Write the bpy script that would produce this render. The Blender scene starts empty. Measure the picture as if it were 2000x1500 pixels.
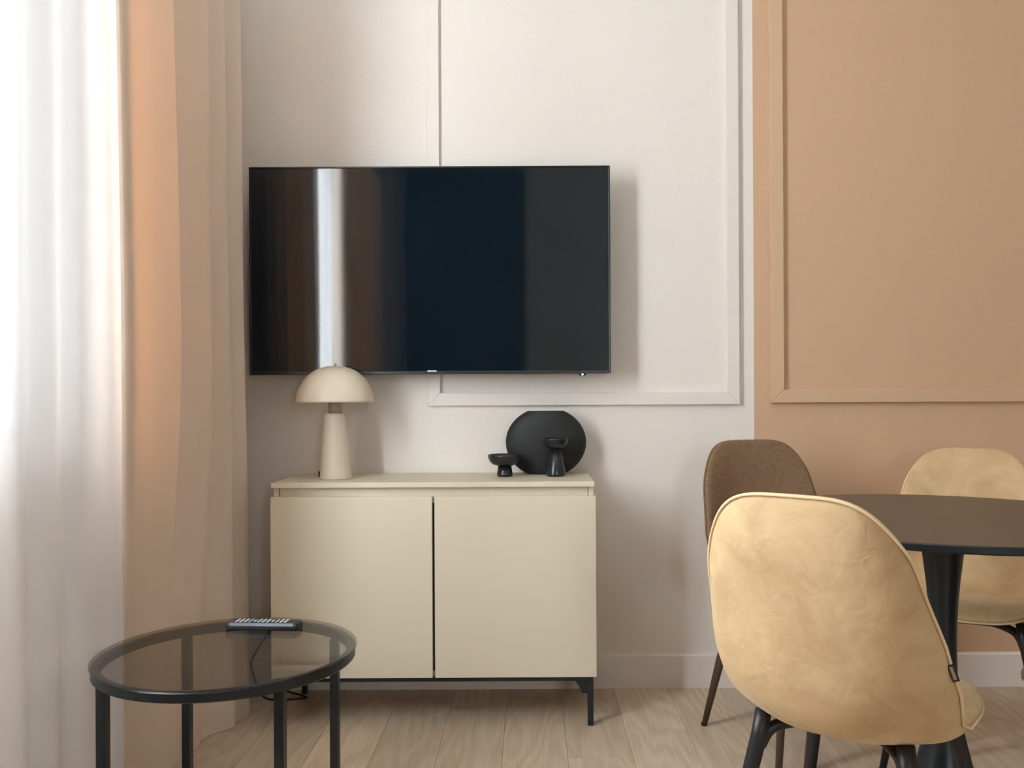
import bpy, bmesh, math, random
from mathutils import Vector, Matrix

random.seed(7)
SC = bpy.context.scene
COL = SC.collection
PI = math.pi

# ------------------------------------------------------------------ camera
CAM_H = 1.02
cam_d = bpy.data.cameras.new('camera')
cam_d.sensor_width = 36.0
cam_d.lens = 1700.0 / 2000.0 * 36.0
cam_d.shift_x = -0.019
cam_d.shift_y = 0.014
cam_d.clip_start = 0.02
cam = bpy.data.objects.new('camera', cam_d)
COL.objects.link(cam)
cam.matrix_world = Matrix.Translation((0, 0, CAM_H)) @ Matrix.Rotation(PI / 2, 4, 'X') @ Matrix.Rotation(math.radians(-0.28), 4, 'Z')
SC.camera = cam

# ------------------------------------------------------------------ room dimensions
YB = 3.069      # back wall
XL = -1.16      # window wall (inner face)
XR = 3.3        # far right wall
YR = -2.2       # wall behind the camera
ZC = 3.15       # ceiling
ZSHEER = 2.38   # thin rod of the sheer curtain
ZROD = 2.45     # curtain rod; bare glass above it
WY0, WY1, WZ0, WZ1 = 0.35, 2.23, 0.90, 2.54   # window opening
VX0, VX1, VZ0, VZ1 = 0.85, 1.27, 0.95, 2.10   # unseen window added behind the camera for fill light

# ------------------------------------------------------------------ world, daylight, exposure
world = bpy.data.worlds.new('sky')
SC.world = world
world.use_nodes = True
wn = world.node_tree
bg = wn.nodes['Background']
bg.inputs['Color'].default_value = (0.85, 0.93, 1.0, 1)
bg.inputs['Strength'].default_value = 48.0
pl = bpy.data.lights.new('window_daylight', 'AREA')
pl.shape = 'RECTANGLE'
pl.size = WY1 - WY0
pl.size_y = WZ1 - WZ0
po = bpy.data.objects.new('window_daylight', pl)
COL.objects.link(po)
po.matrix_world = Matrix.Translation((XL - 0.22, (WY0 + WY1) / 2, (WZ0 + WZ1) / 2)) @ Matrix(((0, 0, -1, 0), (1, 0, 0, 0), (0, -1, 0, 0), (0, 0, 0, 1)))
pl.cycles.is_portal = True
pl2 = bpy.data.lights.new('fill_window_daylight', 'AREA')  # portal for the added rear window, fill from behind the camera
pl2.shape = 'RECTANGLE'
pl2.size = VX1 - VX0
pl2.size_y = VZ1 - VZ0
po2 = bpy.data.objects.new('fill_window_daylight', pl2)
COL.objects.link(po2)
po2.location = ((VX0 + VX1) / 2, YR - 0.22, (VZ0 + VZ1) / 2)
po2.rotation_euler = (PI / 2, 0, 0)
pl2.cycles.is_portal = True

SC.view_settings.view_transform = 'Standard'
SC.view_settings.look = 'None'
SC.view_settings.gamma = 1.0
SC.view_settings.use_curve_mapping = False
SC.view_settings.exposure = 0.0
SC.cycles.use_denoising = True
SC.cycles.max_bounces = 10
SC.cycles.diffuse_bounces = 6
SC.cycles.transparent_max_bounces = 16
SC.cycles.caustics_reflective = False
SC.cycles.caustics_refractive = False
SC.cycles.sample_clamp_indirect = 6.0

# ------------------------------------------------------------------ materials
def srgb(r, g, b):
    def c(v):
        v /= 255.0
        return v / 12.92 if v <= 0.04045 else ((v + 0.055) / 1.055) ** 2.4
    return (c(r), c(g), c(b), 1.0)

def principled(name, col, rough=0.5, **kw):
    m = bpy.data.materials.new(name)
    m.use_nodes = True
    p = m.node_tree.nodes['Principled BSDF']
    p.inputs['Base Color'].default_value = col
    p.inputs['Roughness'].default_value = rough
    for k, v in kw.items():
        p.inputs[k.replace('_', ' ')].default_value = v
    return m

def N(m, t, **kw):
    n = m.node_tree.nodes.new(t)
    for k, v in kw.items():
        setattr(n, k, v)
    return n

def L(m, a, b):
    m.node_tree.links.new(a, b)

def add_noise(m, scale, col_a, col_b, bump=0.0, stretch=(1, 1, 1), detail=4, coords='Object', lo=0.3, hi=0.7, dist=0.001):
    p = m.node_tree.nodes['Principled BSDF']
    tc = N(m, 'ShaderNodeTexCoord')
    mp = N(m, 'ShaderNodeMapping')
    mp.inputs['Scale'].default_value = stretch
    nz = N(m, 'ShaderNodeTexNoise')
    nz.inputs['Scale'].default_value = scale
    nz.inputs['Detail'].default_value = detail
    L(m, tc.outputs[coords], mp.inputs['Vector'])
    L(m, mp.outputs['Vector'], nz.inputs['Vector'])
    r = N(m, 'ShaderNodeValToRGB')
    r.color_ramp.elements[0].position = lo
    r.color_ramp.elements[1].position = hi
    r.color_ramp.elements[0].color = col_a
    r.color_ramp.elements[1].color = col_b
    L(m, nz.outputs['Fac'], r.inputs['Fac'])
    L(m, r.outputs['Color'], p.inputs['Base Color'])
    if bump:
        b = N(m, 'ShaderNodeBump')
        b.inputs['Strength'].default_value = bump
        b.inputs['Distance'].default_value = dist
        L(m, nz.outputs['Fac'], b.inputs['Height'])
        L(m, b.outputs['Normal'], p.inputs['Normal'])
    return nz, r

M = {}
M['wall_white'] = principled('wall_white_paint', srgb(236, 229, 221), 0.75)
add_noise(M['wall_white'], 180, srgb(235, 228, 220), srgb(238, 231, 223), 0.08)
M['wall_tan'] = principled('wall_tan_paint', srgb(204, 170, 139), 0.75)
add_noise(M['wall_tan'], 180, srgb(203, 169, 138), srgb(206, 172, 141), 0.08)
M['trim_white'] = principled('trim_white_paint', srgb(234, 226, 219), 0.5)
M['trim_tan'] = principled('trim_tan_paint', srgb(207, 174, 143), 0.5)
M['ceiling'] = principled('ceiling_paint', srgb(240, 236, 230), 0.8)
M['wall_dark'] = principled('rear_wall_dark_paint', srgb(92, 84, 80), 0.8)
M['wardrobe'] = principled('wardrobe_front', srgb(226, 220, 210), 0.5)
M['cabinet'] = principled('sideboard_lacquer', srgb(218, 207, 186), 0.45)
M['cabinet_in'] = principled('sideboard_gap', srgb(40, 38, 34), 0.7)
M['black_metal'] = principled('black_powder_coat', (0.006, 0.010, 0.013, 1), 0.36)
M['black_leg'] = principled('black_chair_leg', (0.010, 0.010, 0.011, 1), 0.45)
M['brown_leg'] = principled('dark_brown_chair_leg', srgb(74, 58, 46), 0.45)
M['tv_body'] = principled('tv_plastic', (0.006, 0.007, 0.008, 1), 0.35)
M['screen'] = principled('tv_screen', (0.003, 0.008, 0.014, 1), 0.05, IOR=1.62)
M['logo'] = principled('silver_lettering', srgb(225, 228, 232), 0.4)
M['lamp'] = principled('lamp_enamel', srgb(226, 213, 194), 0.38)
M['lamp_neck'] = principled('lamp_neck_metal', srgb(176, 164, 150), 0.4)
M['brass'] = principled('brass', srgb(214, 186, 130), 0.25, Metallic=1.0)
M['black_ceramic'] = principled('matte_black_ceramic', (0.007, 0.008, 0.009, 1), 0.62)
add_noise(M['black_ceramic'], 260, (0.006, 0.007, 0.008, 1), (0.009, 0.010, 0.011, 1), 0.12)
M['black_gloss'] = principled('satin_black_ceramic', (0.008, 0.011, 0.012, 1), 0.28)
M['table_top'] = principled('dining_top_laminate', srgb(66, 56, 46), 0.36)
M['remote'] = principled('remote_plastic', (0.012, 0.015, 0.020, 1), 0.4)
M['remote_keys'] = principled('remote_keys', srgb(190, 190, 195), 0.5)
M['red'] = principled('remote_power_key', srgb(190, 70, 80), 0.5)
M['cord'] = principled('black_cable', (0.008, 0.008, 0.009, 1), 0.5)
M['window_frame'] = principled('window_frame_white', srgb(240, 240, 240), 0.4)
M['tag'] = principled('black_tag', (0.01, 0.009, 0.008, 1), 0.6)
M['tag_print'] = principled('tag_print', srgb(170, 150, 120), 0.6)

def velvet(name, a, b):
    m = principled(name, a, 0.8)
    p = m.node_tree.nodes['Principled BSDF']
    p.inputs['Sheen Weight'].default_value = 0.2
    p.inputs['Sheen Roughness'].default_value = 0.4
    p.inputs['Sheen Tint'].default_value = (1, 0.93, 0.8, 1)
    tc = N(m, 'ShaderNodeTexCoord')
    n1 = N(m, 'ShaderNodeTexNoise')
    n1.inputs['Scale'].default_value = 9.0
    n1.inputs['Detail'].default_value = 8
    n1.inputs['Roughness'].default_value = 0.62
    n1.inputs['Distortion'].default_value = 0.9
    L(m, tc.outputs['Object'], n1.inputs['Vector'])
    r = N(m, 'ShaderNodeValToRGB')
    r.color_ramp.elements[0].position = 0.36
    r.color_ramp.elements[1].position = 0.66
    r.color_ramp.elements[0].color = a
    r.color_ramp.elements[1].color = b
    L(m, n1.outputs['Fac'], r.inputs['Fac'])
    L(m, r.outputs['Color'], p.inputs['Base Color'])
    n2 = N(m, 'ShaderNodeTexNoise')
    n2.inputs['Scale'].default_value = 30.0
    n2.inputs['Detail'].default_value = 6
    n2.inputs['Distortion'].default_value = 1.0
    L(m, tc.outputs['Object'], n2.inputs['Vector'])
    bp = N(m, 'ShaderNodeBump')
    bp.inputs['Strength'].default_value = 0.45
    bp.inputs['Distance'].default_value = 0.004
    L(m, n2.outputs['Fac'], bp.inputs['Height'])
    L(m, bp.outputs['Normal'], p.inputs['Normal'])
    return m

M['velvet'] = velvet('beige_velvet', srgb(188, 157, 115), srgb(208, 179, 136))
M['velvet_pipe'] = principled('beige_piping', srgb(226, 199, 158), 0.75)
M['fabric'] = principled('brown_woven_fabric', srgb(122, 95, 72), 0.9)
add_noise(M['fabric'], 60, srgb(112, 86, 64), srgb(136, 108, 82), 0.5, stretch=(1, 1, 6), detail=6, dist=0.002)
M['fabric_pipe'] = principled('brown_piping', srgb(128, 101, 77), 0.9)

def wood():
    m = principled('oak_plank', srgb(190, 168, 142), 0.5)
    p = m.node_tree.nodes['Principled BSDF']
    tc = N(m, 'ShaderNodeTexCoord')
    oi = N(m, 'ShaderNodeObjectInfo')
    cm = N(m, 'ShaderNodeCombineXYZ')
    ml = N(m, 'ShaderNodeMath', operation='MULTIPLY')
    ml.inputs[1].default_value = 37.0
    L(m, oi.outputs['Random'], ml.inputs[0])
    L(m, ml.outputs[0], cm.inputs['X'])
    L(m, ml.outputs[0], cm.inputs['Y'])
    L(m, ml.outputs[0], cm.inputs['Z'])
    ad = N(m, 'ShaderNodeVectorMath', operation='ADD')
    L(m, tc.outputs['Object'], ad.inputs[0])
    L(m, cm.outputs[0], ad.inputs[1])
    mp = N(m, 'ShaderNodeMapping')
    mp.inputs['Scale'].default_value = (1.0, 0.16, 1.0)
    L(m, ad.outputs[0], mp.inputs['Vector'])
    # cathedral figure: contour lines of a stretched noise field
    n1 = N(m, 'ShaderNodeTexNoise')
    n1.inputs['Scale'].default_value = 5.5
    n1.inputs['Detail'].default_value = 2.5
    n1.inputs['Roughness'].default_value = 0.45
    L(m, mp.outputs[0], n1.inputs['Vector'])
    k = N(m, 'ShaderNodeMath', operation='MULTIPLY')
    k.inputs[1].default_value = 13.0
    L(m, n1.outputs['Fac'], k.inputs[0])
    fr = N(m, 'ShaderNodeMath', operation='PINGPONG')
    fr.inputs[1].default_value = 0.5
    L(m, k.outputs[0], fr.inputs[0])
    # fine pores
    mp2 = N(m, 'ShaderNodeMapping')
    mp2.inputs['Scale'].default_value = (1.0, 0.03, 1.0)
    L(m, ad.outputs[0], mp2.inputs['Vector'])
    n2 = N(m, 'ShaderNodeTexNoise')
    n2.inputs['Scale'].default_value = 160.0
    n2.inputs['Detail'].default_value = 5
    L(m, mp2.outputs[0], n2.inputs['Vector'])
    r1 = N(m, 'ShaderNodeValToRGB')
    r1.color_ramp.elements[0].position = 0.0
    r1.color_ramp.elements[1].position = 0.5
    r1.color_ramp.elements[0].color = srgb(193, 173, 149)
    r1.color_ramp.elements[1].color = srgb(208, 190, 167)
    L(m, fr.outputs[0], r1.inputs['Fac'])
    r2 = N(m, 'ShaderNodeValToRGB')
    r2.color_ramp.elements[0].position = 0.35
    r2.color_ramp.elements[1].position = 0.65
    r2.color_ramp.elements[0].color = (0.88, 0.88, 0.88, 1)
    r2.color_ramp.elements[1].color = (1.04, 1.04, 1.04, 1)
    L(m, n2.outputs['Fac'], r2.inputs['Fac'])
    mx = N(m, 'ShaderNodeMix', data_type='RGBA', blend_type='MULTIPLY')
    mx.inputs['Factor'].default_value = 1.0
    L(m, r1.outputs['Color'], mx.inputs['A'])
    L(m, r2.outputs['Color'], mx.inputs['B'])
    # tone of each plank
    mr = N(m, 'ShaderNodeMapRange')
    mr.inputs['To Min'].default_value = 0.86
    mr.inputs['To Max'].default_value = 1.07
    L(m, oi.outputs['Random'], mr.inputs['Value'])
    m2 = N(m, 'ShaderNodeMix', data_type='RGBA', blend_type='MULTIPLY')
    m2.inputs['Factor'].default_value = 1.0
    L(m, mx.outputs['Result'], m2.inputs['A'])
    L(m, mr.outputs['Result'], m2.inputs['B'])
    L(m, m2.outputs['Result'], p.inputs['Base Color'])
    bp = N(m, 'ShaderNodeBump')
    bp.inputs['Strength'].default_value = 0.15
    bp.inputs['Distance'].default_value = 0.001
    L(m, n2.outputs['Fac'], bp.inputs['Height'])
    L(m, bp.outputs['Normal'], p.inputs['Normal'])
    return m
M['wood'] = wood()
M['subfloor'] = principled('subfloor', srgb(70, 58, 46), 0.9)

def cloth(name, diff, trans, w_trans, w_clear, weave=900):
    m = bpy.data.materials.new(name)
    m.use_nodes = True
    nt = m.node_tree
    nt.nodes.remove(nt.nodes['Principled BSDF'])
    out = nt.nodes['Material Output']
    d = N(m, 'ShaderNodeBsdfDiffuse'); d.inputs['Color'].default_value = diff
    t = N(m, 'ShaderNodeBsdfTranslucent'); t.inputs['Color'].default_value = trans
    tc = N(m, 'ShaderNodeTexCoord')
    mp = N(m, 'ShaderNodeMapping'); mp.inputs['Scale'].default_value = (1, 0.12, 1)
    nz = N(m, 'ShaderNodeTexNoise'); nz.inputs['Scale'].default_value = weave; nz.inputs['Detail'].default_value = 2
    L(m, tc.outputs['Object'], mp.inputs['Vector']); L(m, mp.outputs[0], nz.inputs['Vector'])
    bp = N(m, 'ShaderNodeBump'); bp.inputs['Strength'].default_value = 0.25; bp.inputs['Distance'].default_value = 0.001
    L(m, nz.outputs['Fac'], bp.inputs['Height'])
    L(m, bp.outputs['Normal'], d.inputs['Normal'])
    a = N(m, 'ShaderNodeMixShader'); a.inputs[0].default_value = w_trans
    L(m, d.outputs[0], a.inputs[1]); L(m, t.outputs[0], a.inputs[2])
    if w_clear > 0:
        c = N(m, 'ShaderNodeBsdfTransparent')
        b = N(m, 'ShaderNodeMixShader'); b.inputs[0].default_value = w_clear
        L(m, a.outputs[0], b.inputs[1]); L(m, c.outputs[0], b.inputs[2])
        L(m, b.outputs[0], out.inputs['Surface'])
    else:
        L(m, a.outputs[0], out.inputs['Surface'])
    return m
M['sheer'] = cloth('sheer_voile', srgb(248, 247, 250), srgb(248, 246, 246), 0.014, 0.006)
M['drape'] = cloth('beige_drape_cloth', srgb(219, 204, 189), srgb(238, 150, 88), 0.021, 0.0)

def thin_glass(name, tint, ior=1.5, rough=0.0):
    m = bpy.data.materials.new(name)
    m.use_nodes = True
    nt = m.node_tree
    nt.nodes.remove(nt.nodes['Principled BSDF'])
    out = nt.nodes['Material Output']
    t = N(m, 'ShaderNodeBsdfTransparent'); t.inputs['Color'].default_value = tint
    g = N(m, 'ShaderNodeBsdfGlossy'); g.inputs['Roughness'].default_value = rough
    f = N(m, 'ShaderNodeFresnel'); f.inputs['IOR'].default_value = ior
    x = N(m, 'ShaderNodeMixShader')
    ge = N(m, 'ShaderNodeNewGeometry')
    inv = N(m, 'ShaderNodeMath', operation='SUBTRACT'); inv.inputs[0].default_value = 1.0
    L(m, ge.outputs['Backfacing'], inv.inputs[1])
    mu = N(m, 'ShaderNodeMath', operation='MULTIPLY')
    L(m, f.outputs[0], mu.inputs[0]); L(m, inv.outputs[0], mu.inputs[1])
    L(m, mu.outputs[0], x.inputs[0]); L(m, t.outputs[0], x.inputs[1]); L(m, g.outputs[0], x.inputs[2])
    L(m, x.outputs[0], out.inputs['Surface'])
    return m
M['smoked_glass'] = thin_glass('smoked_glass', (0.70, 0.68, 0.665, 1))
M['pane'] = thin_glass('window_glass', (0.97, 0.98, 0.98, 1))
led = bpy.data.materials.new('standby_light')
led.use_nodes = True
lp = led.node_tree.nodes['Principled BSDF']
lp.inputs['Emission Color'].default_value = (1, 0.75, 0.65, 1)
lp.inputs['Emission Strength'].default_value = 1.5
M['led'] = led

# ------------------------------------------------------------------ mesh helpers
def link(name, bm, mat, parent=None, smooth=False, bevel=0.0, seg=2, subsurf=0):
    me = bpy.data.meshes.new(name)
    bmesh.ops.recalc_face_normals(bm, faces=bm.faces)
    bm.to_mesh(me)
    bm.free()
    me.materials.append(M[mat] if isinstance(mat, str) else mat)
    if smooth:
        for f in me.polygons:
            f.use_smooth = True
    o = bpy.data.objects.new(name, me)
    COL.objects.link(o)
    if parent is not None:
        o.parent = parent
    if bevel:
        b = o.modifiers.new('bevel', 'BEVEL')
        b.width = bevel; b.segments = seg; b.limit_method = 'ANGLE'
        b.harden_normals = False
    if subsurf:
        s = o.modifiers.new('subsurf', 'SUBSURF')
        s.levels = subsurf; s.render_levels = subsurf
    return o

def box(bm, x0, x1, y0, y1, z0, z1):
    vs = [bm.verts.new((x, y, z)) for z in (z0, z1) for y in (y0, y1) for x in (x0, x1)]
    for q in ((0, 2, 3, 1), (4, 5, 7, 6), (0, 1, 5, 4), (2, 6, 7, 3), (0, 4, 6, 2), (1, 3, 7, 5)):
        bm.faces.new([vs[i] for i in q])
    return vs

def boxo(name, x0, x1, y0, y1, z0, z1, mat, parent=None, bevel=0.0, seg=2):
    bm = bmesh.new()
    box(bm, x0, x1, y0, y1, z0, z1)
    return link(name, bm, mat, parent, bevel=bevel, seg=seg)

def lathe(bm, prof, n=48, cx=0, cy=0):
    rings = []
    for r, z in prof:
        if r < 1e-6:
            rings.append([bm.verts.new((cx, cy, z))])
        else:
            rings.append([bm.verts.new((cx + r * math.cos(2 * PI * i / n), cy + r * math.sin(2 * PI * i / n), z)) for i in range(n)])
    for a, b in zip(rings, rings[1:]):
        for i in range(n):
            j = (i + 1) % n
            if len(a) == 1 and len(b) == 1:
                continue
            if len(a) == 1:
                bm.faces.new((a[0], b[j], b[i]))
            elif len(b) == 1:
                bm.faces.new((a[i], a[j], b[0]))
            else:
                bm.faces.new((a[i], a[j], b[j], b[i]))

def lathe_o(name, prof, mat, parent=None, n=48, smooth=True):
    bm = bmesh.new()
    lathe(bm, prof, n)
    o = link(name, bm, mat, parent, smooth=smooth)
    return o

def tube(bm, pts, radii, n=12, closed=False):
    pts = [Vector(p) for p in pts]
    if not hasattr(radii, '__len__'):
        radii = [radii] * len(pts)
    m = len(pts)
    tang = []
    for i in range(m):
        a = pts[(i - 1) % m] if (closed or i > 0) else pts[0]
        b = pts[(i + 1) % m] if (closed or i < m - 1) else pts[-1]
        tang.append((b - a).normalized())
    nrm = tang[0].orthogonal().normalized()
    rings = []
    for i in range(m):
        nrm = (nrm - tang[i] * nrm.dot(tang[i])).normalized()
        bi = tang[i].cross(nrm)
        rings.append([bm.verts.new(pts[i] + radii[i] * (math.cos(2 * PI * k / n) * nrm + math.sin(2 * PI * k / n) * bi)) for k in range(n)])
    pairs = list(zip(rings, rings[1:]))
    if closed:
        pairs.append((rings[-1], rings[0]))
    for a, b in pairs:
        for k in range(n):
            bm.faces.new((a[k], a[(k + 1) % n], b[(k + 1) % n], b[k]))
    if not closed:
        bm.faces.new(rings[0][::-1])
        bm.faces.new(rings[-1])

def catmull(pts, per=8, closed=False):
    out = []
    n = len(pts)
    P = [Vector(p) for p in pts]
    rng = range(n) if closed else range(n - 1)
    for i in rng:
        p0 = P[(i - 1) % n] if (closed or i > 0) else P[0] * 2 - P[1]
        p1 = P[i]
        p2 = P[(i + 1) % n]
        p3 = P[(i + 2) % n] if (closed or i + 2 < n) else P[-1] * 2 - P[-2]
        for k in range(per):
            t = k / per
            out.append(0.5 * ((2 * p1) + (p2 - p0) * t + (2 * p0 - 5 * p1 + 4 * p2 - p3) * t * t + (3 * p1 - p0 - 3 * p2 + p3) * t ** 3))
    if not closed:
        out.append(P[-1])
    return out

def empty(name, loc, rz=0.0):
    o = bpy.data.objects.new(name, None)
    COL.objects.link(o)
    o.location = loc
    o.rotation_euler = (0, 0, rz)
    o.empty_display_size = 0.05
    return o

def tag(o, label, cat, group=None):
    o['label'] = label
    o['category'] = cat
    if group:
        o['group'] = group
    return o

def struct(o, label=None):
    o['kind'] = 'structure'
    if label:
        o['label'] = label
    return o

# ------------------------------------------------------------------ room shell
T = 0.2
floor = struct(boxo('floor', XL - T, XR + T, YR - T, YB + T, -0.12, -0.012, 'subfloor'), 'light oak plank floor')
PW, PL = 0.186, 1.21
G = 0.0003
plank_meshes = {}
def plank(x0, x1, y0, y1):
    w, l = round(x1 - x0 - 2 * G, 4), round(y1 - y0 - 2 * G, 4)
    key = (w, l)
    if key not in plank_meshes:
        bm = bmesh.new()
        c = 0.0008
        b = [bm.verts.new((x, y, -0.012)) for x, y in ((-w / 2, -l / 2), (w / 2, -l / 2), (w / 2, l / 2), (-w / 2, l / 2))]
        s = [bm.verts.new((x, y, -c)) for x, y in ((-w / 2, -l / 2), (w / 2, -l / 2), (w / 2, l / 2), (-w / 2, l / 2))]
        t = [bm.verts.new((x, y, 0)) for x, y in ((-w / 2 + c, -l / 2 + c), (w / 2 - c, -l / 2 + c), (w / 2 - c, l / 2 - c), (-w / 2 + c, l / 2 - c))]
        bm.faces.new(t)
        bm.faces.new(b[::-1])
        for A, B in ((b, s), (s, t)):
            for i in range(4):
                bm.faces.new((A[i], A[(i + 1) % 4], B[(i + 1) % 4], B[i]))
        me = bpy.data.meshes.new('plank')
        bm.to_mesh(me); bm.free()
        me.materials.append(M['wood'])
        plank_meshes[key] = me
    o = bpy.data.objects.new('plank', plank_meshes[key])
    COL.objects.link(o)
    o.location = ((x0 + x1) / 2, (y0 + y1) / 2, 0)
    o.parent = floor

k0 = math.floor((XL - 0.098) / PW)
k1 = math.ceil((XR - 0.098) / PW)
starts = {0: 2.467}
for k in range(k0, k1):
    xa, xb = max(0.098 + k * PW, XL), min(0.098 + (k + 1) * PW, XR)
    if xb - xa < 0.01:
        continue
    y = starts.get(k, 2.467 + [0.0, 0.43, -0.34, 0.21, -0.55, 0.33, -0.18][(k * 3) % 7])
    while y > YR:
        y -= PL
    while y < YB:
        ya, yb = max(y, YR), min(y + PL, YB)
        if yb - ya > 0.02:
            plank(xa, xb, ya, yb)
        y += PL

# back wall: one wall, two paints meeting at a vertical line
XT = 0.785
bm = bmesh.new()
box(bm, XL - T, XT, YB, YB + T, -0.1, ZC)
wall_back = struct(link('wall_back', bm, 'wall_white'), 'back wall painted off-white on the television side')
bm = bmesh.new()
box(bm, XT, XR + T, YB, YB + T, -0.1, ZC)
wb2 = link('wall_back_dining', bm, 'wall_tan')
struct(wb2, 'back wall painted tan behind the dining table')
# window wall around the opening
bm = bmesh.new()
box(bm, XL - T, XL, YR - T, WY0, -0.1, ZC)
box(bm, XL - T, XL, WY1, YB, -0.1, ZC)
box(bm, XL - T, XL, WY0, WY1, -0.1, WZ0)
box(bm, XL - T, XL, WY0, WY1, WZ1, ZC)
struct(link('wall_left', bm, 'wall_white'), 'off-white window wall behind the curtains')
struct(boxo('wall_right', XR, XR + T, YR - T, YB, -0.1, ZC, 'wall_white'), 'off-white wall at the far side of the dining table')
bm = bmesh.new()
box(bm, XL, VX0, YR - T, YR, -0.1, ZC)
box(bm, VX1, XR, YR - T, YR, -0.1, ZC)
box(bm, VX0, VX1, YR - T, YR, -0.1, VZ0)
box(bm, VX0, VX1, YR - T, YR, VZ1, ZC)
struct(link('wall_rear', bm, 'wall_dark'), 'dark taupe wall facing the television')
struct(boxo('ceiling', XL - T, XR + T, YR - T, YB + T, ZC, ZC + 0.1, 'ceiling'), 'white ceiling')

# baseboards
def baseboard(name, x0, x1):
    bm = bmesh.new()
    y0 = YB - 0.014
    prof = [(YB, 0.0), (y0, 0.0), (y0, 0.112), (y0 + 0.004, 0.119), (YB, 0.119)]
    a = [bm.verts.new((x0, y, z)) for y, z in prof]
    b = [bm.verts.new((x1, y, z)) for y, z in prof]
    for i in range(5):
        bm.faces.new((a[i], a[(i + 1) % 5], b[(i + 1) % 5], b[i]))
    bm.faces.new(a); bm.faces.new(b[::-1])
    struct(link(name, bm, 'trim_white'), 'white baseboard along the back wall')
baseboard('baseboard_back', XL, XR)

# wall mouldings: flat strips mitred at the corners
def moulding(name, x0, x1, z0, z1, w, mat, label):
    d = 0.018
    root = struct(empty(name, ((x0 + x1) / 2, YB, z0)), label)
    ox, oz = (x0 + x1) / 2, z0
    O = [(x0, z0), (x1, z0), (x1, z1), (x0, z1)]
    I = [(x0 + w, z0 + w), (x1 - w, z0 + w), (x1 - w, z1 - w), (x0 + w, z1 - w)]
    for i in range(4):
        j = (i + 1) % 4
        q = [O[i], O[j], I[j], I[i]]
        bm = bmesh.new()
        a = [bm.verts.new((x - ox, 0, z - oz)) for x, z in q]
        b = [bm.verts.new((x - ox, -d, z - oz)) for x, z in q]
        bm.faces.new(a[::-1]); bm.faces.new(b)
        for k in range(4):
            bm.faces.new((a[k], a[(k + 1) % 4], b[(k + 1) % 4], b[k]))
        link('moulding_strip', bm, mat, root, bevel=0.002)
moulding('trim_1', -0.3647, 0.731, 0.995, 2.9, 0.045, 'trim_white', 'white picture-frame moulding behind the television')
moulding('trim_2', 0.841, 2.35, 1.000, 2.9, 0.046, 'trim_tan', 'tan picture-frame moulding on the tan wall')

# window: frame, mullion, panes, sill
win = struct(empty('window_1', (XL, (WY0 + WY1) / 2, WZ0)), 'white framed window behind the sheer curtain')
def wbox(name, x0, x1, y0, y1, z0, z1, mat, bev=0.003):
    o = boxo(name, x0 - XL, x1 - XL, y0 - (WY0 + WY1) / 2, y1 - (WY0 + WY1) / 2, z0 - WZ0, z1 - WZ0, mat, win, bevel=bev)
    return o
xa, xb = XL - 0.15, XL - 0.09
wbox('frame_stile', xa, xb, WY0, WY0 + 0.06, WZ0, WZ1, 'window_frame')
wbox('frame_stile', xa, xb, WY1 - 0.06, WY1, WZ0, WZ1, 'window_frame')
wbox('frame_rail', xa, xb, WY0 + 0.06, WY1 - 0.06, WZ0, WZ0 + 0.06, 'window_frame')
wbox('frame_rail', xa, xb, WY0 + 0.06, WY1 - 0.06, WZ1 - 0.06, WZ1, 'window_frame')
ym = (WY0 + WY1) / 2
wbox('mullion', xa, xb, ym - 0.04, ym + 0.04, WZ0 + 0.06, WZ1 - 0.06, 'window_frame')
wbox('pane', XL - 0.123, XL - 0.119, WY0 + 0.06, ym - 0.04, WZ0 + 0.06, WZ1 - 0.06, 'pane', 0)
wbox('pane', XL - 0.123, XL - 0.119, ym + 0.04, WY1 - 0.06, WZ0 + 0.06, WZ1 - 0.06, 'pane', 0)
wbox('window_sill', XL - 0.09, XL + 0.045, WY0 - 0.03, WY1 + 0.03, WZ0 - 0.018, WZ0 + 0.014, 'window_frame', 0.006)

fill_win = struct(empty('fill_window', ((VX0 + VX1) / 2, YR, VZ0)), 'added fill-light window in the wall facing the television')  # made-up opening that lets fill daylight in from behind
vm = (VX0 + VX1) / 2
def vbox(name, x0, x1, y0, y1, z0, z1, mat, bev=0.003):
    return boxo(name, x0 - vm, x1 - vm, y0 - YR, y1 - YR, z0 - VZ0, z1 - VZ0, mat, fill_win, bevel=bev)
va, vb = YR - 0.15, YR - 0.09
vbox('frame_stile', VX0, VX0 + 0.06, va, vb, VZ0, VZ1, 'window_frame')
vbox('frame_stile', VX1 - 0.06, VX1, va, vb, VZ0, VZ1, 'window_frame')
vbox('mullion', vm - 0.04, vm + 0.04, va, vb, VZ0 + 0.06, VZ1 - 0.06, 'window_frame')
vbox('frame_rail', VX0 + 0.06, VX1 - 0.06, va, vb, VZ0, VZ0 + 0.06, 'window_frame')
vbox('frame_rail', VX0 + 0.06, VX1 - 0.06, va, vb, VZ1 - 0.06, VZ1, 'window_frame')
vbox('pane', VX0 + 0.06, vm - 0.04, YR - 0.123, YR - 0.119, VZ0 + 0.06, VZ1 - 0.06, 'pane', 0)
vbox('pane', vm + 0.04, VX1 - 0.06, YR - 0.123, YR - 0.119, VZ0 + 0.06, VZ1 - 0.06, 'pane', 0)

# ------------------------------------------------------------------ curtains
def hem_x(tab, y):
    for (a, va), (b, vb) in zip(tab, tab[1:]):
        if y <= b:
            u = max(0.0, (y - a) / (b - a))
            u = u * u * (3 - 2 * u)
            return va + (vb - va) * u
    return tab[-1][1]

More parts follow.
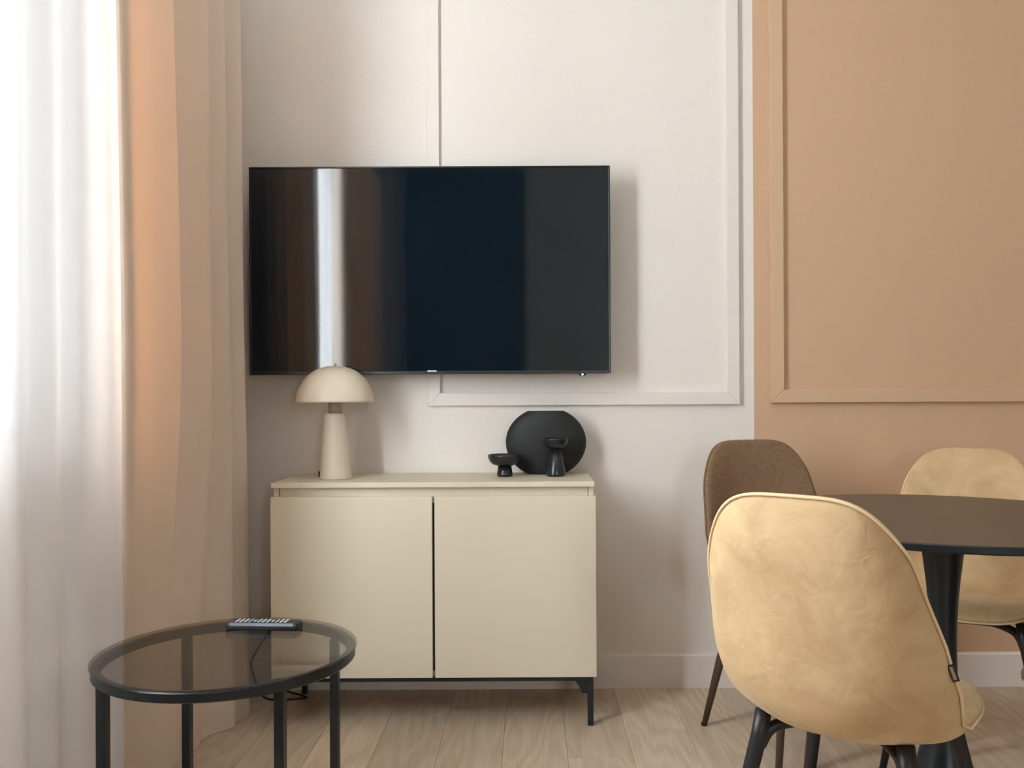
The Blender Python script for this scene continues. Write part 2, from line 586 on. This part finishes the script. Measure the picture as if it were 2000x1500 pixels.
def curtain(name, plan, z0, z1, mat, label, lean=0.0, flare=0.0, nz=36, per=8, wob=0.006, seed=1, hem=None):
    rnd = random.Random(seed)
    pts = catmull([(x, y, 0) for x, y in plan], per)
    cx = sum(p.x for p in pts) / len(pts)
    ph = [rnd.uniform(0, 6.28) for _ in range(6)]
    bm = bmesh.new()
    rows = []
    for i in range(nz + 1):
        z = z0 + (z1 - z0) * i / nz
        dn = 1 - (z - z0) / (z1 - z0)
        row = []
        for p in pts:
            a = 1 + flare * dn
            x = cx + (p.x - cx) * a + lean * dn
            x += wob * dn * math.sin(7 * p.y + 2.2 * z + ph[0]) + 0.4 * wob * math.sin(19 * p.y + 3.1 * z + ph[1])
            if hem:
                w = max(0.0, 1 - z / 1.25)
                w = 0.85 * w * w * (3 - 2 * w)
                x += (hem_x(hem, p.y) - x) * w
            y = p.y + wob * 0.8 * math.sin(2.0 * z + 9 * p.y + ph[2]) * dn
            row.append(bm.verts.new((x, y, z)))
        rows.append(row)
    for a, b in zip(rows, rows[1:]):
        for i in range(len(a) - 1):
            bm.faces.new((a[i], a[i + 1], b[i + 1], b[i]))
    o = link(name, bm, mat, smooth=True)
    return tag(o, label, 'curtain')

drape_plan = [(-0.976, 2.046), (-0.966, 2.044), (-0.961, 2.062), (-0.963, 2.12), (-0.966, 2.20), (-0.950, 2.29), (-0.958, 2.325), (-1.005, 2.355),
              (-1.02, 2.41), (-0.985, 2.48), (-0.948, 2.53), (-0.955, 2.56), (-1.01, 2.59), (-0.985, 2.63), (-0.945, 2.675), (-0.955, 2.70),
              (-1.01, 2.725), (-0.98, 2.76), (-0.94, 2.80), (-0.95, 2.825), (-1.01, 2.85), (-0.985, 2.90), (-0.99, 2.95), (-1.05, 2.99), (-1.12, 3.01), (-1.15, 3.015)]
curtain('window_drape', drape_plan, 0.006, ZROD - 0.012, 'drape', 'beige drape gathered in folds between the sheer curtain and the television wall', lean=0.022, flare=0.25, seed=3,
        hem=[(2.03, -0.965), (2.20, -0.985), (2.40, -0.992), (2.53, -0.998), (2.62, -0.985), (2.71, -0.925), (2.79, -0.912), (2.86, -0.930), (2.95, -1.0), (3.02, -1.13)])
drape2 = [(-1.035, 1.325), (-0.99, 1.335)]
yy = 1.31
while yy > 0.26:
    k = len(drape2)
    drape2 += [(-0.967, yy), (-0.972, yy - 0.045), (-1.03, yy - 0.075), (-1.03, yy - 0.115)]
    yy -= 0.15
curtain('window_drape', drape2, 0.006, ZROD - 0.012, 'drape', 'beige drape gathered at the other side of the window, facing the television', lean=0.0, flare=0.1, seed=5)
sheer_plan = []
y = 1.655
while y < 2.02:
    i = len(sheer_plan)
    sheer_plan.append((-1.037 + (0.016 if i % 2 else -0.013) * (1 + 0.35 * math.sin(i * 2.1)), y))
    y += [0.075, 0.055, 0.07, 0.085, 0.05][i % 5]
sheer_plan += [(-1.015, 2.045), (-0.998, 2.066), (-0.986, 2.076)]
curtain('sheer_curtain', sheer_plan, 0.008, ZSHEER - 0.008, 'sheer', 'white sheer curtain hanging across the window', lean=0.012, flare=0.15, seed=9, wob=0.005)

rod = tag(empty('curtain_rod', (XL, 1.85, ZROD)), 'black curtain rod above the drapes', 'curtain rod')
bm = bmesh.new()
tube(bm, [(0.155, -1.63, 0), (0.155, 1.19, 0)], 0.010, 12)
link('rod', bm, 'black_metal', rod, smooth=True)
for yy in (-1.60, 1.12):
    boxo('bracket', 0.0, 0.16, yy - 0.008, yy + 0.008, -0.008, 0.008, 'black_metal', rod, bevel=0.002)

srod = tag(empty('sheer_rod', (XL, 1.8, ZSHEER)), 'thin white rod carrying the sheer curtain', 'curtain rod')
bm = bmesh.new()
tube(bm, [(0.123, -0.17, 0), (0.123, 0.40, 0)], 0.005, 10)
link('rod', bm, 'window_frame', srod, smooth=True)
for yy in (-0.16, 0.39):
    boxo('bracket', 0.0, 0.126, yy - 0.005, yy + 0.005, -0.005, 0.005, 'window_frame', srod)

# ------------------------------------------------------------------ sideboard
cy0, cy1 = 2.70, 3.052
cx0, cx1 = -0.812, 0.1985
cab = tag(empty('sideboard', ((cx0 + cx1) / 2, (cy0 + cy1) / 2, 0)), 'greige two-door sideboard on thin black legs under the television', 'sideboard')
ccx, ccy = (cx0 + cx1) / 2, (cy0 + cy1) / 2
def cb(name, x0, x1, y0, y1, z0, z1, mat, bev=0.0015, parent=cab):
    return boxo(name, x0 - ccx, x1 - ccx, y0 - ccy, y1 - ccy, z0, z1, mat, parent, bevel=bev)
cb('top_panel', cx0 + 0.001, cx1 - 0.003, cy0, cy1, 0.744, 0.761, 'cabinet', 0.003)
cb('side_panel', cx0 + 0.005, cx0 + 0.022, cy0 + 0.019, cy1, 0.153, 0.744, 'cabinet')
cb('side_panel', cx1 - 0.022, cx1 - 0.005, cy0 + 0.019, cy1, 0.153, 0.744, 'cabinet')
cb('front_rail', cx0 + 0.0235, cx1 - 0.0235, cy0 + 0.022, cy0 + 0.038, 0.695, 0.744, 'cabinet', 0.001)
cb('bottom_panel', cx0 + 0.022, cx1 - 0.022, cy0 + 0.021, cy1 - 0.006, 0.153, 0.170, 'cabinet', 0.001)
cb('back_panel', cx0 + 0.022, cx1 - 0.022, cy1 - 0.006, cy1, 0.153, 0.744, 'cabinet', 0.0)
cb('divider', -0.307 - 0.009, -0.307 + 0.009, cy0 + 0.024, cy1 - 0.006, 0.170, 0.695, 'cabinet_in', 0.0)
for x0, x1 in ((cx0, -0.3105), (-0.3030, cx1)):
    cb('door', x0, x1, cy0, cy0 + 0.018, 0.154, 0.717, 'cabinet', 0.0015)
# black steel base: rails, legs with gusset
cb('base_rail', cx0 + 0.012, cx1 - 0.010, cy0 + 0.008, cy0 + 0.026, 0.140, 0.153, 'black_metal', 0.001)
cb('base_rail', cx0 + 0.012, cx1 - 0.010, cy1 - 0.040, cy1 - 0.022, 0.140, 0.153, 'black_metal', 0.001)
for sx in (0, 1):
    xe = cx1 - 0.010 if sx else cx0 + 0.012
    s = -1 if sx else 1
    for yy in (cy0 + 0.008, cy1 - 0.040):
        lg = cb('leg', min(xe, xe + s * 0.018), max(xe, xe + s * 0.018), yy, yy + 0.018, 0.0, 0.140, 'black_metal', 0.001)
        bm = bmesh.new()
        px = xe + s * 0.018 - ccx
        tri = [(px, 0.140), (px + s * 0.040, 0.140), (px + s * 0.026, 0.120), (px + s * 0.018, 0.105), (px, 0.105)]
        ya, yb = yy + 0.006 - ccy, yy + 0.012 - ccy
        a = [bm.verts.new((x, ya, z)) for x, z in tri]
        b = [bm.verts.new((x, yb, z)) for x, z in tri]
        bm.faces.new(a); bm.faces.new(b[::-1])
        for k in range(5):
            bm.faces.new((a[k], a[(k + 1) % 5], b[(k + 1) % 5], b[k]))
        link('gusset', bm, 'black_metal', lg)

# ------------------------------------------------------------------ television
ty = 2.94
tx0, tx1, tz0, tz1 = -0.9516, 0.269, 1.103, 1.806
tcx, tcz = (tx0 + tx1) / 2, (tz0 + tz1) / 2
tv = tag(empty('television', (tcx, ty, tz0)), 'large black flat-screen television mounted on the off-white wall', 'television')
def tb(name, x0, x1, y0, y1, z0, z1, mat, bev=0.0, parent=tv):
    return boxo(name, x0 - tcx, x1 - tcx, y0 - ty, y1 - ty, z0 - tz0, z1 - tz0, mat, parent, bevel=bev)
B = 0.006
tb('housing', tx0 + 0.002, tx1 - 0.002, ty + 0.012, ty + 0.045, tz0 + 0.002, tz1 - 0.002, 'tv_body', 0.006)
tb('bezel', tx0, tx0 + B, ty, ty + 0.014, tz0, tz1, 'tv_body', 0.0015)
tb('bezel', tx1 - B, tx1, ty, ty + 0.014, tz0, tz1, 'tv_body', 0.0015)
tb('bezel', tx0 + B, tx1 - B, ty, ty + 0.014, tz1 - B, tz1, 'tv_body', 0.0015)
tb('bezel', tx0 + B, tx1 - B, ty, ty + 0.014, tz0, tz0 + 0.011, 'tv_body', 0.0015)
tb('screen', tx0 + B, tx1 - B, ty + 0.003, ty + 0.012, tz0 + 0.011, tz1 - B, 'screen')
lx = 844
lxc = (lx - 1038) / 578.0
bm = bmesh.new()
for i in range(7):
    x = lxc - 0.0150 + i * 0.0045 - tcx
    box(bm, x, x + 0.0036, -0.0012, 0.0, 0.0085, 0.0130)
lg = link('logo', bm, 'logo', tv)
lg['label'] = 'small silver lettering on the lower bezel'
sx_ = (1138 - 1038) / 578.0
tb('sensor', sx_ - 0.012, sx_ + 0.012, ty + 0.004, ty + 0.020, tz0 - 0.006, tz0 + 0.001, 'tv_body', 0.002)
tb('standby_light', sx_ - 0.003, sx_ + 0.003, ty + 0.002, ty + 0.005, tz0 - 0.005, tz0 + 0.000, 'led')
tb('wall_mount', -0.55, -0.13, ty + 0.044, YB, 1.30, 1.60, 'black_metal', 0.004)

# ------------------------------------------------------------------ mushroom lamp
lamp = tag(empty('table_lamp', (-0.642, 2.85, 0.761)), 'cream mushroom table lamp with dome shade on the sideboard', 'lamp')
base_p = [(0, 0.0), (0.0495, 0.0), (0.0512, 0.002), (0.0510, 0.006), (0.0362, 0.209), (0.0350, 0.2125), (0.0330, 0.2135), (0, 0.2135)]
lathe_o('base', base_p, 'lamp', lamp)
lathe_o('neck', [(0, 0.212), (0.0222, 0.212), (0.0222, 0.262), (0, 0.262)], 'lamp_neck', lamp)
dome = []
R, Hh, zb = 0.1267, 0.119, 0.249
for i in range(25):
    a = PI / 2 * i / 24
    dome.append((R * math.cos(a) ** 0.88, zb + Hh * math.sin(a) ** 1.08))
dome[-1] = (0.0, zb + Hh)
inner = [(max(r - 0.004, 0), z - 0.004 if i else z) for i, (r, z) in enumerate(dome)]
lathe_o('shade', inner[::-1] + dome, 'lamp', lamp, n=64)
lathe_o('finial', [(0, zb + Hh - 0.002), (0.0042, zb + Hh - 0.002), (0.0042, zb + Hh + 0.006), (0.003, zb + Hh + 0.0085), (0, zb + Hh + 0.009)], 'brass', lamp, n=20)
boxo('cord_outlet', -0.056, -0.0475, -0.006, 0.006, 0.006, 0.024, 'tag', lamp, bevel=0.002)

# ------------------------------------------------------------------ black vase and candle holders
ve = tag(empty('vase', (0.049, 2.985, 0.761)), 'flat round matte black vase with a cut-off top on the sideboard', 'vase')
bm = bmesh.new()
n = 64
def vase_ring(hw, hd, z):
    return [bm.verts.new((hw * math.cos(2 * PI * i / n), hd * math.sin(2 * PI * i / n), z)) for i in range(n)]
HV, WV = 0.216, 0.138
rings = []
prof = []
zt = [0.0, 0.004] + [HV * (i / 26) for i in range(1, 26)] + [HV - 0.001, HV]
for z in zt:
    c = (z - 0.108) / 0.1205
    w = WV * (max(0, 1 - abs(c) ** 2.0)) ** 0.5
    if z < 0.06:
        w = max(w, 0.036 + 0.9 * z)
    prof.append((min(w, WV), z))
for w, z in prof:
    rings.append(vase_ring(w, 0.014 + 0.030 * (w / WV) ** 1.2, z))
for w, z in prof[::-1][:10]:
    rings.append(vase_ring(max(w - 0.005, 0.01), max(0.009 + 0.030 * (w / WV) ** 1.2, 0.006), z if z < HV - 0.002 else z))
for a, b in zip(rings, rings[1:]):
    for i in range(n):
        j = (i + 1) % n
        bm.faces.new((a[i], a[j], b[j], b[i]))
bm.faces.new(rings[0][::-1])
bm.faces.new(rings[-1])
link('body', bm, 'black_ceramic', ve, smooth=True)

def holder(name, x, y, h, rb, zb_, r_base, r_top, label):
    o = tag(empty(name, (x, y, 0.761)), label, 'candle holder')
    lathe_o('stem', [(0, 0), (r_base - 0.003, 0), (r_base - 0.002, 0.003), (r_base, 0.005), (r_base, 0.007), (r_top, zb_ + 0.003), (0, zb_ + 0.003)], 'black_gloss', o)
    d = h - zb_
    pr = [(0, zb_ - 0.001), (r_top * 1.1, zb_ - 0.001)]
    for i in range(1, 13):
        a = PI / 2 * i / 12
        pr.append((r_top * 1.1 + (rb - r_top * 1.1) * math.sin(a) ** 0.9, zb_ + d * (1 - math.cos(a)) ** 0.95))
    pr.append((rb - 0.002, h + 0.0008))
    for i in range(11, -1, -1):
        a = PI / 2 * i / 12
        pr.append((max((rb - 0.005) * math.sin(a), 0), zb_ + 0.006 + (d - 0.006) * (1 - math.cos(a))))
    lathe_o('bowl', pr, 'black_gloss', o)
holder('candle_holder', -0.090, 2.893, 0.0725, 0.0565, 0.037, 0.0265, 0.0215, 'low black pedestal candle holder with a wide shallow bowl')
holder('candle_holder', 0.080, 2.893, 0.1255, 0.0415, 0.093, 0.0325, 0.0190, 'tall black pedestal candle holder in front of the round vase')

# ------------------------------------------------------------------ coffee table
ct = tag(empty('coffee_table', (-0.672, 1.925, 0), math.radians(-4)), 'round smoked-glass coffee table with black metal frame', 'coffee table')
lathe_o('glass_top', [(0, 0.464), (0.276, 0.464), (0.278, 0.465), (0.278, 0.469), (0.276, 0.470), (0, 0.470)], 'smoked_glass', ct, n=96, smooth=False)
lathe_o('ring_frame', [(0.258, 0.443), (0.272, 0.443), (0.2745, 0.4455), (0.2745, 0.4615), (0.272, 0.4642), (0.258, 0.4642), (0.258, 0.443)], 'black_metal', ct, n=96, smooth=False)
for sx in (-1, 1):
    for sy in (-1, 1):
        cxl, cyl = sx * 0.183, sy * 0.183
        lo = boxo('leg', cxl - 0.010, cxl + 0.010, cyl - 0.010, cyl + 0.010, 0, 0.444, 'black_metal', ct, bevel=0.001)

# remote control
rm = tag(empty('remote_control', (-0.644, 2.089, 0.470), math.radians(-4)), 'black television remote control lying on the glass coffee table', 'remote control')
bm = bmesh.new()
Lr, Wr, Hr = 0.089, 0.022, 0.019
sec = [(-Wr + 0.004, 0.0), (Wr - 0.004, 0.0), (Wr, 0.006), (Wr, 0.012), (Wr - 0.005, Hr), (-Wr + 0.005, Hr), (-Wr, 0.012), (-Wr, 0.006)]
ends = [(-Lr, 0.72), (-Lr + 0.006, 0.95), (-Lr + 0.012, 1.0), (Lr - 0.012, 1.0), (Lr - 0.005, 0.92), (Lr, 0.66)]
rr = [[bm.verts.new((x, y * s, z * (0.55 + 0.45 * s))) for y, z in sec] for x, s in ends]
for a, b in zip(rr, rr[1:]):
    for i in range(8):
        bm.faces.new((a[i], a[(i + 1) % 8], b[(i + 1) % 8], b[i]))
bm.faces.new(rr[0][::-1]); bm.faces.new(rr[-1])
link('body', bm, 'remote', rm, bevel=0.0012)
bm = bmesh.new()
for i in range(12):
    for j in range(4):
        if i in (4, 8) and j in (0, 3):
            continue
        x = -0.064 + i * 0.0108
        yv = -0.0115 + j * 0.0077
        w = 0.0028 if i not in (3, 9) else 0.0018
        box(bm, x - w, x + w, yv - 0.0023, yv + 0.0023, Hr - 0.001, Hr + 0.0013)
kp = link('keypad', bm, 'remote_keys', rm)
kp['kind'] = 'stuff'
kp['label'] = 'rows of small grey keys'
boxo('power_key', -0.0775, -0.0725, -0.0125, -0.007, Hr - 0.001, Hr + 0.0016, 'red', rm)

# ------------------------------------------------------------------ cable behind the coffee table
bm = bmesh.new()
cp = catmull([(-0.83, 3.04, 0.34), (-0.875, 3.04, 0.27), (-0.921, 3.04, 0.208), (-0.965, 3.035, 0.14), (-0.98, 3.03, 0.10), (-0.965, 3.025, 0.045), (-0.945, 3.01, 0.012),
              (-0.905, 2.96, 0.0038), (-0.85, 2.948, 0.0038), (-0.79, 2.958, 0.0038), (-0.772, 2.968, 0.0038), (-0.80, 2.995, 0.0038), (-0.86, 3.03, 0.006), (-0.885, 3.045, 0.02)], 10)
tube(bm, cp, 0.0035, 8)
tag(link('power_cord', bm, 'cord', smooth=True), 'thin black cable looping down beside the sideboard to the floor', 'cable')

# ------------------------------------------------------------------ dining table
dt = tag(empty('dining_table', (0.934, 1.98, 0)), 'round dark dining table on a black tulip pedestal', 'dining table')
top = lathe_o('tabletop', [(0, 0.7335), (0.431, 0.7335), (0.4345, 0.7365), (0.4345, 0.7470), (0.4325, 0.7495), (0.430, 0.7500), (0, 0.7500)], 'black_metal', dt, n=128, smooth=False)
top.data.materials.append(M['table_top'])
for f in top.data.polygons:
    if f.normal.z > 0.9 and f.center.z > 0.745:
        f.material_index = 1
ped = [(0.0, 0.735), (0.056, 0.735), (0.055, 0.728), (0.050, 0.715), (0.0465, 0.69), (0.042, 0.65), (0.036, 0.60), (0.0315, 0.55), (0.0288, 0.49), (0.0285, 0.44), (0.030, 0.38),
       (0.0345, 0.31), (0.043, 0.25), (0.055, 0.20), (0.074, 0.15), (0.105, 0.105), (0.145, 0.068), (0.190, 0.040), (0.222, 0.022), (0.236, 0.012), (0.238, 0.006), (0.236, 0.0), (0, 0.0)]
lathe_o('pedestal', ped, 'black_metal', dt, n=64)

# ------------------------------------------------------------------ shell chairs
def lerp_tab(tab, t):
    for (a, va), (b, vb) in zip(tab, tab[1:]):
        if t <= b:
            u = (t - a) / (b - a)
            u = u * u * (3 - 2 * u)
            return va + (vb - va) * u
    return tab[-1][1]

def build_shell(height, wtab, wraptab, prof, expo, thick=0.034):
    """upholstered one-piece seat and back: returns a bmesh and the rim loop"""
    P = catmull([(x, 0, z) for x, z in prof], 14)
    acc = [0.0]
    for a, b in zip(P, P[1:]):
        acc.append(acc[-1] + (b - a).length)
    tot = acc[-1]
    def at(s):
        d = max(0.0, min(1.0, s)) * tot
        for i in range(len(acc) - 1):
            if d <= acc[i + 1]:
                u = (d - acc[i]) / max(acc[i + 1] - acc[i], 1e-9)
                p = P[i].lerp(P[i + 1], u)
                i0, i1 = max(i - 6, 0), min(i + 7, len(P) - 1)
                tg = (P[i1] - P[i0]).normalized()
                return p, tg
        return P[-1], (P[-1] - P[-2]).normalized()
    EXF, EXB = 2.0 / 3.2, 2.0 / expo
    def surf(r, phi):
        # polar grid over a rounded-rectangle outline: r from centre to rim
        c, d = math.cos(phi), math.sin(phi)
        EX = EXB if c > 0 else EXF      # top of the back squarer than the seat front
        a = r * math.copysign(abs(c) ** EX, c)
        y = r * math.copysign(abs(d) ** EX, d)
        s = 0.5 + 0.5 * a
        p, tg = at(s)
        nrm = Vector((tg.z, 0, -tg.x))      # towards the sitter
        wr = lerp_tab(wraptab, s) * abs(y) ** 2.3
        return p + Vector((0, y * lerp_tab(wtab, s), 0)) + nrm * wr
    NR, NP = 14, 88
    radii = [0.0] + [((i + 1) / NR) for i in range(NR)]
    grid = [[surf(r, 2 * PI * j / NP) for j in range(NP)] for r in radii[1:]]
    cen = surf(0.0, 0.0)
    def normal(i, j):
        a, b = grid[i][(j - 1) % NP], grid[i][(j + 1) % NP]
        c = grid[i - 1][j] if i > 0 else cen
        d = grid[min(i + 1, NR - 1)][j]
        return (d - c).cross(b - a).normalized()
    bm = bmesh.new()
    sgn = 1.0 if normal(5, NP // 2).z > 0 else -1.0
    inn, out = [], []
    for i in range(NR):
        e = radii[i + 1]
        puff = 1 - max(0.0, (e - 0.76) / 0.24) ** 2.2
        ri, ro = [], []
        for j in range(NP):
            nn = normal(i, j) * sgn
            ri.append(bm.verts.new(grid[i][j] + nn * (0.010 * puff)))
            ro.append(bm.verts.new(grid[i][j] - nn * (0.013 + (thick - 0.013) * puff)))
        inn.append(ri); out.append(ro)
    nc = normal(0, 0) * sgn
    ci, co = bm.verts.new(cen + nc * 0.010), bm.verts.new(cen - nc * thick)
    for j in range(NP):
        k2 = (j + 1) % NP
        bm.faces.new((ci, inn[0][j], inn[0][k2]))
        bm.faces.new((co, out[0][k2], out[0][j]))
        for i in range(NR - 1):
            bm.faces.new((inn[i][j], inn[i + 1][j], inn[i + 1][k2], inn[i][k2]))
            bm.faces.new((out[i][j], out[i][k2], out[i + 1][k2], out[i + 1][j]))
        bm.faces.new((inn[-1][j], out[-1][j], out[-1][k2], inn[-1][k2]))
    rim = [out[-1][j].co.lerp(out[-2][j].co, 0.10) for j in range(NP)]
    return bm, rim

def chair_meshes(kind):
    if kind == 'velvet':
        prof = [(0.225, 0.447), (0.16, 0.462), (0.04, 0.452), (-0.08, 0.440), (-0.155, 0.452), (-0.205, 0.500), (-0.232, 0.58), (-0.252, 0.68), (-0.270, 0.78), (-0.286, 0.862)]
        wtab = [(0, 0.205), (0.2, 0.218), (0.42, 0.214), (0.60, 0.208), (0.8, 0.194), (1, 0.180)]
        wraptab = [(0, 0.006), (0.18, 0.014), (0.36, 0.032), (0.50, 0.088), (0.64, 0.078), (0.85, 0.045), (1, 0.028)]
    else:
        prof = [(0.220, 0.447), (0.16, 0.462), (0.04, 0.452), (-0.08, 0.442), (-0.155, 0.455), (-0.200, 0.505), (-0.222, 0.59), (-0.240, 0.70), (-0.254, 0.80), (-0.266, 0.884)]
        wtab = [(0, 0.200), (0.2, 0.212), (0.42, 0.216), (0.60, 0.212), (0.8, 0.198), (1, 0.182)]
        wraptab = [(0, 0.006), (0.18, 0.014), (0.36, 0.045), (0.50, 0.090), (0.64, 0.070), (0.85, 0.045), (1, 0.032)]
    return build_shell(0.86, wtab, wraptab, prof, 3.9 if kind == 'velvet' else 4.6)

def make_chair(kind, label, group=None):
    mat, pipe, lm = ('velvet', 'velvet_pipe', 'black_leg') if kind == 'velvet' else ('fabric', 'fabric_pipe', 'brown_leg')
    root = tag(empty('dining_chair', (0, 0, 0)), label, 'chair', group)
    bm, rim = chair_meshes(kind)
    shell = link('seat_shell', bm, mat, root, smooth=True, subsurf=1)
    bm = bmesh.new()
    tube(bm, rim, 0.0030, 6, closed=True)
    link('piping', bm, pipe, shell, smooth=True)
    if kind == 'velvet':
        # little woven label in the side seam
        q = min((p for p in rim if p.y < 0), key=lambda p: abs(p.z - 0.575))
        tg = boxo('brand_tag', -0.0012, 0.0012, -0.0055, 0.0055, -0.014, 0.014, 'tag', shell, bevel=0.0008)
        tg.location = q + Vector((-0.006, -0.002, 0))
        tg.rotation_euler = (math.radians(-20), 0, math.radians(16))
        bm = bmesh.new()
        box(bm, -0.0016, 0.0016, -0.0024, 0.0024, -0.0105, 0.0105)
        tp = link('tag_face', bm, 'tag_print', shell)
        tp.location = tg.location
        tp.rotation_euler = tg.rotation_euler
    # legs: tube leaving the under-frame, bending and splaying to the floor
    zt = 0.400
    for sx in (-1, 1):
        for sy in (-1, 1):
            bm = bmesh.new()
            path = [Vector((sx * 0.130, sy * 0.130, zt + 0.026)), Vector((sx * 0.136, sy * 0.136, zt - 0.02)), Vector((sx * 0.168, sy * 0.168, 0.21)), Vector((sx * 0.204, sy * 0.204, 0.006))]
            tube(bm, path, [0.0155, 0.0155, 0.0135, 0.0090], 16)
            lo = link('leg', bm, lm, root, smooth=True)
            bm = bmesh.new()
            tube(bm, catmull([(sx * 0.050, sy * 0.050, zt + 0.004), (sx * 0.095, sy * 0.095, zt + 0.002), (sx * 0.122, sy * 0.122, zt - 0.010), (sx * 0.137, sy * 0.137, zt - 0.045)], 5), [0.011] * 10 + [0.0115] * 5 + [0.008], 12)
            link('arm', bm, lm, lo, smooth=True)
            bm = bmesh.new()
            lathe(bm, [(0, 0), (0.0092, 0), (0.0098, 0.002), (0.0098, 0.010), (0, 0.010)], 14, sx * 0.2045, sy * 0.2045)
            link('foot_cap', bm, 'tag', lo, smooth=False)
    bm = bmesh.new()
    box(bm, -0.085, 0.085, -0.085, 0.085, zt - 0.002, zt + 0.012)
    box(bm, -0.050, 0.050, -0.050, 0.050, zt + 0.010, zt + 0.026)
    link('under_plate', bm, lm, root, bevel=0.003)
    return root

def copy_tree(o, parent=None):
    c = o.copy()
    COL.objects.link(c)
    c.parent = parent
    for ch in list(o.children):
        copy_tree(ch, c)
    return c

def place(o, x, y, deg):
    o.location = (x, y, 0)
    o.rotation_euler = (0, 0, math.radians(deg))

G_ = 'chairs around the round dining table'
v1 = make_chair('velvet', 'beige velvet dining chair with its back to the room and a small black side tag', G_)
place(v1, 0.621, 1.665, 49)
v2 = copy_tree(v1)
v2['label'] = 'beige velvet dining chair with its back to the tan wall, behind the round table'
place(v2, 1.225, 2.45, -118)
f1 = make_chair('fabric', 'brown woven fabric dining chair standing where white wall meets tan wall', G_)
place(f1, 0.788, 2.572, -73)
f2 = copy_tree(f1)
f2['label'] = 'brown woven fabric dining chair on the side of the table away from the walls'
place(f2, 1.220, 1.722, 138)

# ------------------------------------------------------------------ added wardrobe behind the camera, makes the pale patch in the screen
wd = tag(empty('wardrobe', (0.345, YR + 0.3, 0)), 'tall white wardrobe added for the pale reflection in the television screen', 'wardrobe')
boxo('body', -0.39, 0.39, -0.299, 0.28, 0.0, ZC - 0.005, 'wardrobe', wd)
for z0, z1 in ((0.08, 2.43), (2.438, ZC - 0.01)):
    boxo('door', -0.388, 0.388, 0.281, 0.300, z0, z1, 'wardrobe', wd, bevel=0.002)
